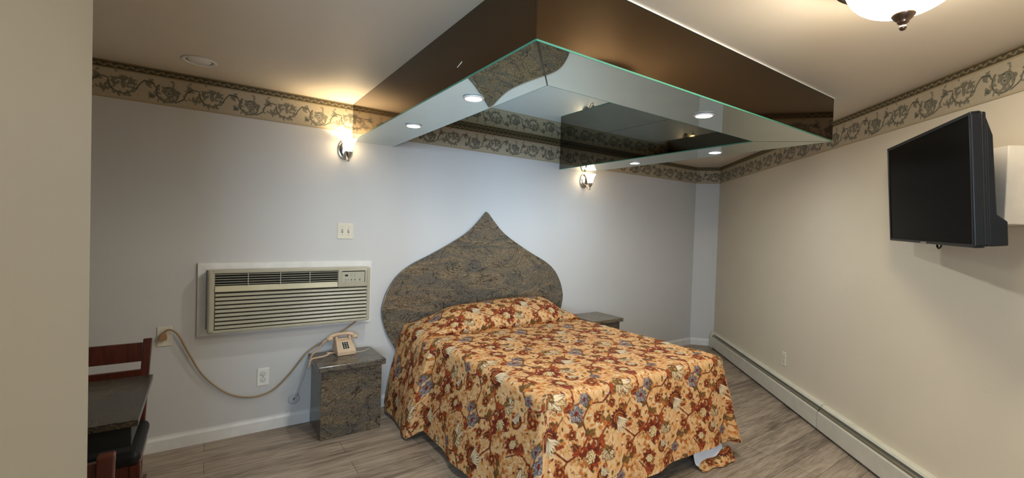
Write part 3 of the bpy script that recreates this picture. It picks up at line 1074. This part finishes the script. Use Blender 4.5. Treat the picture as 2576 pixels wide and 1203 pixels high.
for k in range(5):
    z = 1.074 + k * .0165
    vg.box((.044, -.105, z), (.812, -.097, z + .0036), .0008, 1)
for x in (.228, .424, .616):
    vg.box((x, -.1075, 1.064), (x + .005, -.0965, 1.148), .0008, 1)
vg.build('vent_grille', M['acplastic'], ac)
cp = MB().box((.812, -.116, 1.022), (1.034, -.088, 1.160), .010, 3).build('control_box', M['acplastic'], ac)
MB().box((.842, -.1175, 1.058), (1.012, -.1155, 1.146), .0006, 1).build('control_face', M['acpanel'], cp)
MB().box((.842, -.1188, 1.141), (1.012, -.1150, 1.1475)).box((1.009, -.1188, 1.058), (1.0125, -.1150, 1.1475)).build('recess_edge', M['dark'], cp)
MB().box((.862, -.1186, 1.106), (.884, -.1170, 1.120)).build('display', M['black'], cp)
for x, z, r in ((.868, 1.079, .004), (.886, 1.078, .004), (.911, 1.080, .0062), (.936, 1.080, .0062), (.972, 1.081, .0062)):
    MB().lathe([(r, 0), (r * .9, .0022), (0, .003)], 14, Matrix.Translation((x, -.1172, z)) @ Matrix.Rotation(PI / 2, 4, 'X')).build('button', M['greywire'], cp)
for x, z in ((.908, 1.126), (.908, 1.114), (.908, 1.103), (.932, 1.126), (.932, 1.115), (.932, 1.104), (.866, 1.066), (.911, 1.067), (.936, 1.067), (.972, 1.068)):
    MB().box((x - .006, -.1179, z - .0013), (x + .008, -.1172, z + .0013)).build('printed_mark', M['greywire'], cp)
MB().box((.044, -.0925, .774), (1.033, -.0885, 1.022)).build('grille_backing', M['dark'], ac)
ns = 9
for k in range(ns):
    z0 = .776 + k * (1.020 - .776) / ns
    hgt = (1.020 - .776) / ns
    MB().prism([(-.0935, z0 + .002), (-.1085, z0 + .0045), (-.1105, z0 + .008), (-.1015, z0 + hgt - .006), (-.0935, z0 + hgt - .004)], .046, 1.031, axis=0).build('slat', M['acplastic'], ac)

# ------------------------------------------------------------------ plates on the back wall
def screw(mb, x, y, z, r=.003):
    mb.lathe([(r, 0), (r * .8, .0012), (0, .0016)], 10, Matrix.Translation((x, y, z)) @ Matrix.Rotation(PI / 2, 4, 'X'))


sw = thing('light_switch', 'ivory double toggle light switch plate below the left sconce', 'light switch', (.883, 0, 1.448))
MB().box((.824, -.0065, 1.388), (.944, -.0003, 1.510), .003, 2).build('plate', M['ivory'], sw)
for x in (.861, .907):
    MB().box((x - .006, -.0072, 1.434), (x + .006, -.006, 1.462)).build('slot', M['greywire'], sw)
    MB().prism([(-.007, 1.443), (-.020, 1.452), (-.020, 1.458), (-.007, 1.455)], x - .0042, x + .0042, axis=0, bev=.001).build('toggle', M['white_plastic'], sw)
    for z in (1.418, 1.480):
        b = MB(); screw(b, x, -.0064, z); b.build('screw', M['chrome'], sw)


def outlet(mat, label, name='wall_outlet', plate='white_plastic'):
    """duplex outlet in a local frame: x across, z up, -y out of the wall"""
    b = bpy.data.objects.new(name, None)
    COL.objects.link(b)
    tag(b, label, 'wall outlet', 'duplex outlets')
    b.matrix_world = mat
    b.location, b.rotation_euler = mat.to_translation(), mat.to_euler()
    MB().box((-.0375, -.006, -.0625), (.0375, -.0003, .0625), .0028).build('plate', M[plate], b, False)
    for z in (.021, -.021):
        r = MB().lathe([(.0175, 0), (.0168, .0025), (.012, .003), (0, .003)], 24, Matrix.Translation((0, -.0058, z)) @ Matrix.Rotation(PI / 2, 4, 'X') @ Matrix.Scale(.84, 4, (0, 1, 0))).build('socket', M[plate], b, False)
        MB().lathe([(.0185, 0), (.0185, .0008), (.0172, .0008)], 24, Matrix.Translation((0, -.0058, z)) @ Matrix.Rotation(PI / 2, 4, 'X') @ Matrix.Scale(.86, 4, (0, 1, 0))).build('socket_rim', M['dark'], b, False)
        q = MB()
        for x in (-.0065, .0065):
            q.box((x - .0013, -.0096, z - .001), (x + .0013, -.0084, z + .0075))
        q.lathe([(.0028, 0), (.0, .0012)], 10, Matrix.Translation((0, -.0085, z - .0075)) @ Matrix.Rotation(PI / 2, 4, 'X'))
        q.build('slots', M['dark'], r, False)
    q = MB(); screw(q, 0, -.006, 0); q.build('screw', M['chrome'], b, False)
    return b


outlet(Matrix.Translation((.341, 0, .390)), 'white duplex outlet under the air conditioner, inside the sag of the cord')
# matrix for the right wall: local -y is the wall normal
rx = RD
mr = Matrix(((rx.x, -RN.x, 0, 0), (rx.y, -RN.y, 0, 0), (0, 0, 1, 0), (0, 0, 0, 1)))
po = A1 + RD * 1.926
outlet(Matrix.Translation((po.x, po.y, .380)) @ mr, 'small ivory duplex outlet on the right wall above the baseboard heater', plate='ivory')

pc = thing('power_receptacle', 'ivory wall plate where the tan air conditioner cord is plugged in', 'wall outlet', (-.218, 0, .742))
MB().box((-.2575, -.0065, .680), (-.1815, -.0003, .806), .003).build('plate', M['ivory'], pc)
MB().lathe([(.02, 0), (.0195, .002), (0, .0025)], 24, Matrix.Translation((-.224, -.0065, .744)) @ Matrix.Rotation(PI / 2, 4, 'X')).build('socket', M['ivory'], pc)
cord_pts = [(-.222, -.030, .770), (-.206, -.036, .787), (-.180, -.036, .785), (-.145, -.032, .745), (-.091, -.028, .621), (-.014, -.024, .464), (.099, -.02, .337), (.203, -.018, .276), (.312, -.018, .261), (.411, -.018, .294), (.513, -.02, .394), (.604, -.022, .513), (.658, -.024, .560), (.755, -.026, .612), (.841, -.026, .650), (.935, -.026, .706), (.985, -.03, .744)]
pw = MB().tube(smooth_path(cord_pts, 8), .0058, 10).build('power_cord', M['tancord'], ac)
pw['label'] = 'tan power cord sagging along the wall'
MB().prism([(-.246, .722), (-.208, .722), (-.204, .735), (-.206, .758), (-.214, .772), (-.228, .772), (-.242, .758), (-.248, .738)], -.040, -.0095, axis=1, bev=.005).build('plug', M['plugbrown'], pw)

rp = thing('blank_wall_plate', 'small round painted-over wall plate low beside the left nightstand', 'wall plate', (.545, 0, .191))
MB().lathe([(.040, .0003), (.040, .004), (.036, .006), (.03, .0062), (.0, .0065)], 36, Matrix.Translation((.545, 0, .191)) @ Matrix.Rotation(PI / 2, 4, 'X')).build('disc', M['wallplate'], rp)
MB().lathe([(.006, 0), (.004, .002), (0, .002)], 12, Matrix.Translation((.545, -.0062, .192)) @ Matrix.Rotation(PI / 2, 4, 'X')).build('centre_hole', M['dark'], rp)
MB().lathe([(.0405, .0005), (.0405, .0035), (.039, .0048)], 36, Matrix.Translation((.545, 0, .191)) @ Matrix.Rotation(PI / 2, 4, 'X'), caps=False).build('rim', M['wallplate'], rp)
tw = MB().tube(smooth_path([(.640, -.009, .540), (.630, -.010, .45), (.612, -.010, .36), (.585, -.010, .28), (.572, -.011, .235), (.574, -.012, .222), (.556, -.0135, .205), (.546, -.0115, .193)], 7), .0012, 6).build('phone_wire', M['greywire'])
tag(tw, 'thin dark wire running down the wall to the round plate', 'wire')

# ------------------------------------------------------------------ telephone
ZN = .522
ph = thing('telephone', 'beige push button desk telephone with coiled cord on the left nightstand', 'telephone', (.865, -.115, ZN + .0008), math.radians(3))
b = MB()
prof = [(-.085, .002), (-.085, .030), (-.080, .035), (-.010, .092), (.006, .098), (.055, .096), (.072, .080), (.078, .004), (.07, 0), (-.08, 0)]
bmx = bmesh.new()
for w_, sx in ((0, -1), (0, 1)):
    pass
n = len(prof)
va = [bmx.verts.new((-.068 + (.010 if z > .07 else 0), y, z)) for y, z in prof]
vb = [bmx.verts.new((.068 - (.010 if z > .07 else 0), y, z)) for y, z in prof]
bmx.faces.new(va[::-1]); bmx.faces.new(vb)
for i in range(n):
    bmx.faces.new((va[i], va[(i + 1) % n], vb[(i + 1) % n], vb[i]))
bmesh.ops.recalc_face_normals(bmx, faces=bmx.faces)
bmesh.ops.bevel(bmx, geom=[e for e in bmx.edges if e.calc_face_angle(0) > .5], offset=.004, segments=2, profile=.5, affect='EDGES')
b.bm(bmx)
body = b.build('body', M['phone'], ph, False)
sl_a = math.atan2(.057, .070)
km = Matrix.Translation((0, -.045, .0645)) @ Matrix.Rotation(sl_a, 4, 'X')
MB().box((-.027, -.034, -.001), (.027, .034, .0014), mat=km).build('keypad_plate', M['ivory'], body, False)
for r in range(4):
    for c in range(3):
        MB().box((-.0225 + c * .016, -.031 + r * .0160, .001), (-.0095 + c * .016, -.019 + r * .0160, .0055), .0012, 1, mat=km).build('key', M['black'], body, False)
MB().box((-.058, .012, .090), (-.040, .052, .122), .005).box((.040, .012, .090), (.058, .052, .122), .005).box((-.05, .03, .088), (.05, .05, .104), .004).build('cradle', M['phone'], ph, False)
hs = MB()
hp = smooth_path([(-.100, .024, .112), (-.090, .028, .124), (-.06, .032, .134), (0, .034, .138), (.055, .032, .134), (.080, .028, .124), (.090, .024, .112)], 6)
hs.tube(hp, [.018 - .005 * math.sin(PI * k / (len(hp) - 1)) for k in range(len(hp))], 16)
for sx in (-1, 1):
    hs.lathe([(0, -.002), (.020, 0), (.026, .008), (.026, .020), (.020, .030), (.008, .034), (0, .035)], 24, Matrix.Translation((-.005 + sx * .090, .024, .098)) @ Matrix.Rotation(sx * .25, 4, 'Y'))
hs.build('handset', M['phone'], ph, False)
cc = smooth_path([(-.112, .022, .110), (-.150, 0, .095), (-.195, -.035, .055), (-.240, -.055, .026), (-.262, -.07, -.035), (-.268, -.085, -.052), (-.266, -.10, -.030), (-.254, -.106, .014), (-.205, -.10, .018), (-.165, -.07, .012), (-.13, -.045, .012), (-.115, -.03, .016), (-.120, -.015, .018), (-.100, -.015, .014), (-.068, -.02, .012)], 10)
coil = []
for k in range(len(cc) - 1):
    t_ = (cc[k + 1] - cc[k]).normalized()
    a_ = t_.cross(Vector((.2, .1, 1))).normalized()
    b_ = t_.cross(a_)
    for q in range(12):
        w = 2 * PI * (k * 12 + q) / 9.0
        p = cc[k].lerp(cc[k + 1], q / 12)
        rr = .0048 * (1 if 3 < k < len(cc) - 6 else .3)
        coil.append(p + rr * (math.cos(w) * a_ + math.sin(w) * b_))
MB().tube(coil, .0020, 6).build('coil_cord', M['phone'], ph, False)
MB().tube(smooth_path([(.918, -.060, ZN + .018), (.96, -.048, ZN + .024), (1.02, -.034, ZN + .010), (1.075, -.030, ZN + .004), (1.085, -.060, ZN + .003), (1.05, -.110, ZN + .003), (.99, -.150, ZN + .003), (.935, -.150, ZN + .004)], 6), .0020, 6).build('line_cord', M['ivory'], ph)

# ------------------------------------------------------------------ dining nook behind the partition
tb_ = thing('dining_table', 'dark granite table top seen past the wall end between two chairs', 'table', (-.75, -1.2, 0))
MB().prism([(XL + .002, -.913), (-.204, -.913), (-.200, -1.497), (XL + .002, -1.497)], .736, .76, bev=.002).build('table_top', M['darkgranite'], tb_)
MB().box((-1.5, -1.470, .655), (-.222, -1.452, .7355), .002).box((-.236, -1.451, .655), (-.222, -.94, .7355), .002).build('shadow_apron', M['metal_dark'], tb_)  # board added in black to stand for the shadow under the table top
MB().box((-1.25, -1.36, 0), (-1.05, -1.06, .733), .004).build('pedestal', M['darkgranite'], tb_)


def make_chair(label):
    t = thing('dining_chair', label, 'chair', (0, 0, 0), 0, 'ladder back chairs at the granite table')
    W_ = .205
    for sx in (-1, 1):
        x = sx * W_
        b = MB()
        side = [(.250, 0), (.212, .30), (.200, .46), (.214, .66), (.244, .880), (.220, .884), (.186, .66), (.170, .46), (.178, .30), (.212, 0)]
        b.prism(side, -.018, .018, axis=0, bev=.004, mat=Matrix(((1, 0, sx * .048, sx * .164), (0, 1, 0, 0), (0, 0, 1, 0), (0, 0, 0, 1))))
        b.build('back_post', M['chairwood'], t, False)
        MB().prism([(x - .019, -.215), (x + .019, -.215), (x + .019, -.178), (x - .019, -.178)], 0, .425, bev=.004).build('leg', M['chairwood'], t, False)
    def rail(z0, z1, y0, y1, nm):
        MB().prism([(y0 - .009, z0), (y0 + .009, z0), (y1 + .009, z1), (y1 - .009, z1)], -W_ + .017, W_ - .017, axis=0, bev=.003).build(nm, M['chairwood'], t, False)
    rail(.772, .864, .214, .226, 'top_rail')
    rail(.696, .732, .203, .207, 'back_rail')
    rail(.600, .636, .194, .197, 'back_rail')
    ap = MB()
    ap.box((-W_ + .01, -.208, .370), (W_ - .01, -.190, .425)).box((-W_ + .02, .168, .37), (W_ - .02, .186, .425))
    ap.box((-W_ - .008, -.19, .37), (-W_ + .008, .175, .425)).box((W_ - .008, -.19, .37), (W_ + .008, .175, .425))
    ap.build('seat_frame', M['chairwood'], t, False)
    st = MB()
    st.box((-W_ - .008, -.19, .16), (-W_ + .008, .20, .19)).box((W_ - .008, -.19, .16), (W_ + .008, .20, .19)).box((-W_ + .008, -.012, .165), (W_ - .008, .004, .185))
    st.box((-W_ + .016, -.204, .24), (W_ - .016, -.188, .27))
    st.build('stretcher', M['chairwood'], t, False)
    MB().box((-.225, -.232, .4255), (.225, .172, .488), .029, 5).build('seat', M['vinyl'], t, False)
    return t


ch = make_chair('red brown ladder back chair with black seat, on the far side of the table')
ch.location = (-.452, -.90, 0)
dup(ch, (-.415, -1.83, 0), PI, 'red brown chair nearest the partition, only its back post showing')

# ------------------------------------------------------------------ television, its box, on the right wall
tvr = Vector((math.cos(-2.61650), math.sin(-2.61650), 0))
tvn0 = Vector((math.sin(-2.61650), -math.cos(-2.61650), 0))
TT, TR = .0716, -.02487
up = Vector((0, 0, 1))
n_ = math.cos(TT) * tvn0 - math.sin(TT) * up
u_ = math.sin(TT) * tvn0 + math.cos(TT) * up
r2 = math.cos(TR) * tvr + math.sin(TR) * u_
u2 = -math.sin(TR) * tvr + math.cos(TR) * u_
TC = Vector((2.8958, -2.92946, 1.76768))
tm = Matrix(((r2.x, -n_.x, u2.x, TC.x), (r2.y, -n_.y, u2.y, TC.y), (r2.z, -n_.z, u2.z, TC.z), (0, 0, 0, 1)))   # local: x right, y back, z up
tv = bpy.data.objects.new('television', None)
COL.objects.link(tv)
tag(tv, 'black flat television angled out from the right wall', 'television')
tv.location, tv.rotation_euler = TC, tm.to_euler()
tw_, th_ = .48, .27
b = MB()
fr = .014
b.box((-tw_, 0, -th_), (tw_, .030, -th_ + fr), .003).box((-tw_, 0, th_ - fr), (tw_, .030, th_), .003)
b.box((-tw_, 0, -th_), (-tw_ + fr, .030, th_), .003).box((tw_ - fr - .004, 0, -th_), (tw_, .034, th_), .006, 3)
b.build('bezel', M['black'], tv, False)
MB().box((-tw_ + .012, .004, -th_ + .012), (tw_ - .012, .010, th_ - .012)).build('screen', M['screen'], tv, False)
MB().box((-tw_ + .004, .029, -th_ + .004), (tw_ - .004, .050, th_ - .004), .008).prism([(.050, -th_ + .004), (.105, -th_ + .006), (.105, -th_ + .10), (.075, -th_ + .13), (.070, th_ - .10), (.050, th_ - .02)], -tw_ + .03, tw_ - .012, axis=0, bev=.004).build('housing', M['black'], tv, False)
MB().box((-.03, -.0025, -th_ - .001), (.03, .01, -th_ + .009), .002).build('badge_strip', M['greywire'], tv, False)
MB().tube(smooth_path([(-.02, .06, -th_ + .006), (-.022, .058, -th_ - .014), (0, .056, -th_ - .026), (.026, .056, -th_ - .014), (.03, .06, -th_ + .006)], 6), .004, 8).build('cable_loop', M['black'], tv, False)
# arm to the box behind
arm_a = tm @ Vector((.0, .10, .0))
so = (Vector((arm_a.x, arm_a.y, 0)) - A1).dot(RD)
end = Vector(RWP(so, .198, arm_a.z))
MB().tube([arm_a, end], .018, 12).build('mount_arm', M['black'], tv)

bxs = thing('wall_box', 'cream painted wooden box on the right wall behind the television', 'box', RWP(3.93, .1, 1.594))
q = [RWP(3.72, .001, 0)[:2], RWP(4.15, .001, 0)[:2], RWP(4.15, .196, 0)[:2], RWP(3.72, .196, 0)[:2]]
MB().prism(q, 1.594, 1.934, bev=.004).build('case', M['boxpaint'], bxs)
q = [RWP(4.050, .1965, 0)[:2], RWP(4.068, .1965, 0)[:2], RWP(4.068, .2045, 0)[:2], RWP(4.050, .2045, 0)[:2]]
MB().prism(q, 1.745, 1.858, bev=.002).build('bracket', M['heater'], bxs)

# ------------------------------------------------------------------ baseboard heater, two lengths
def rprism(prof, s0, s1, bev=0.0):
    """profile (offset from right wall, z), run along the wall from s0 to s1"""
    m = Matrix(((RD.x, RN.x, 0, A1.x), (RD.y, RN.y, 0, A1.y), (0, 0, 1, 0), (0, 0, 0, 1)))
    return MB().prism(prof, s0, s1, axis=0, bev=bev, mat=m)


def heater(s0, s1, label, cap):
    t = thing('baseboard_heater', label, 'heater', RWP((s0 + s1) / 2, .03, 0), 0, 'baseboard heaters along the right wall')
    rprism([(.0005, .012), (.004, .012), (.004, .196), (.030, .199), (.036, .190), (.040, .191), (.034, .207), (.026, .2115), (.0005, .2125)], s0, s1).build('back_plate', M['heater'], t)
    rprism([(.060, .026), (.066, .022), (.068, .026), (.068, .150), (.063, .158), (.056, .158), (.056, .153), (.061, .150), (.061, .030)], s0, s1).build('front_panel', M['heaterfront'], t)
    rprism([(.030, .166), (.033, .170), (.046, .176), (.056, .168), (.058, .160), (.055, .158), (.046, .170)], s0, s1).build('damper', M['fins'], t)
    rprism([(.006, .05), (.052, .05), (.052, .145), (.006, .145)], s0 + .01, s1 - .01).build('fin_core', M['dark'], t)
    rprism([(.006, .0), (.012, .0), (.012, .05), (.006, .05)], s0 + .02, s0 + .05).build('bracket', M['dark'], t)
    rprism([(.006, .0), (.012, .0), (.012, .05), (.006, .05)], s1 - .05, s1 - .02).build('bracket', M['dark'], t)
    if cap:
        rprism([(.0005, .002), (.066, .002), (.070, .008), (.070, .155), (.062, .178), (.040, .206), (.03, .214), (.0005, .215)], s0 - .055, s0 + .012, .002).build('end_cap', M['heater'], t)
    return t


heater(.105, 2.600, 'long cream baseboard heater length starting at the room corner', True)
heater(2.612, 5.6, 'nearer cream baseboard heater length running out of the frame', False)
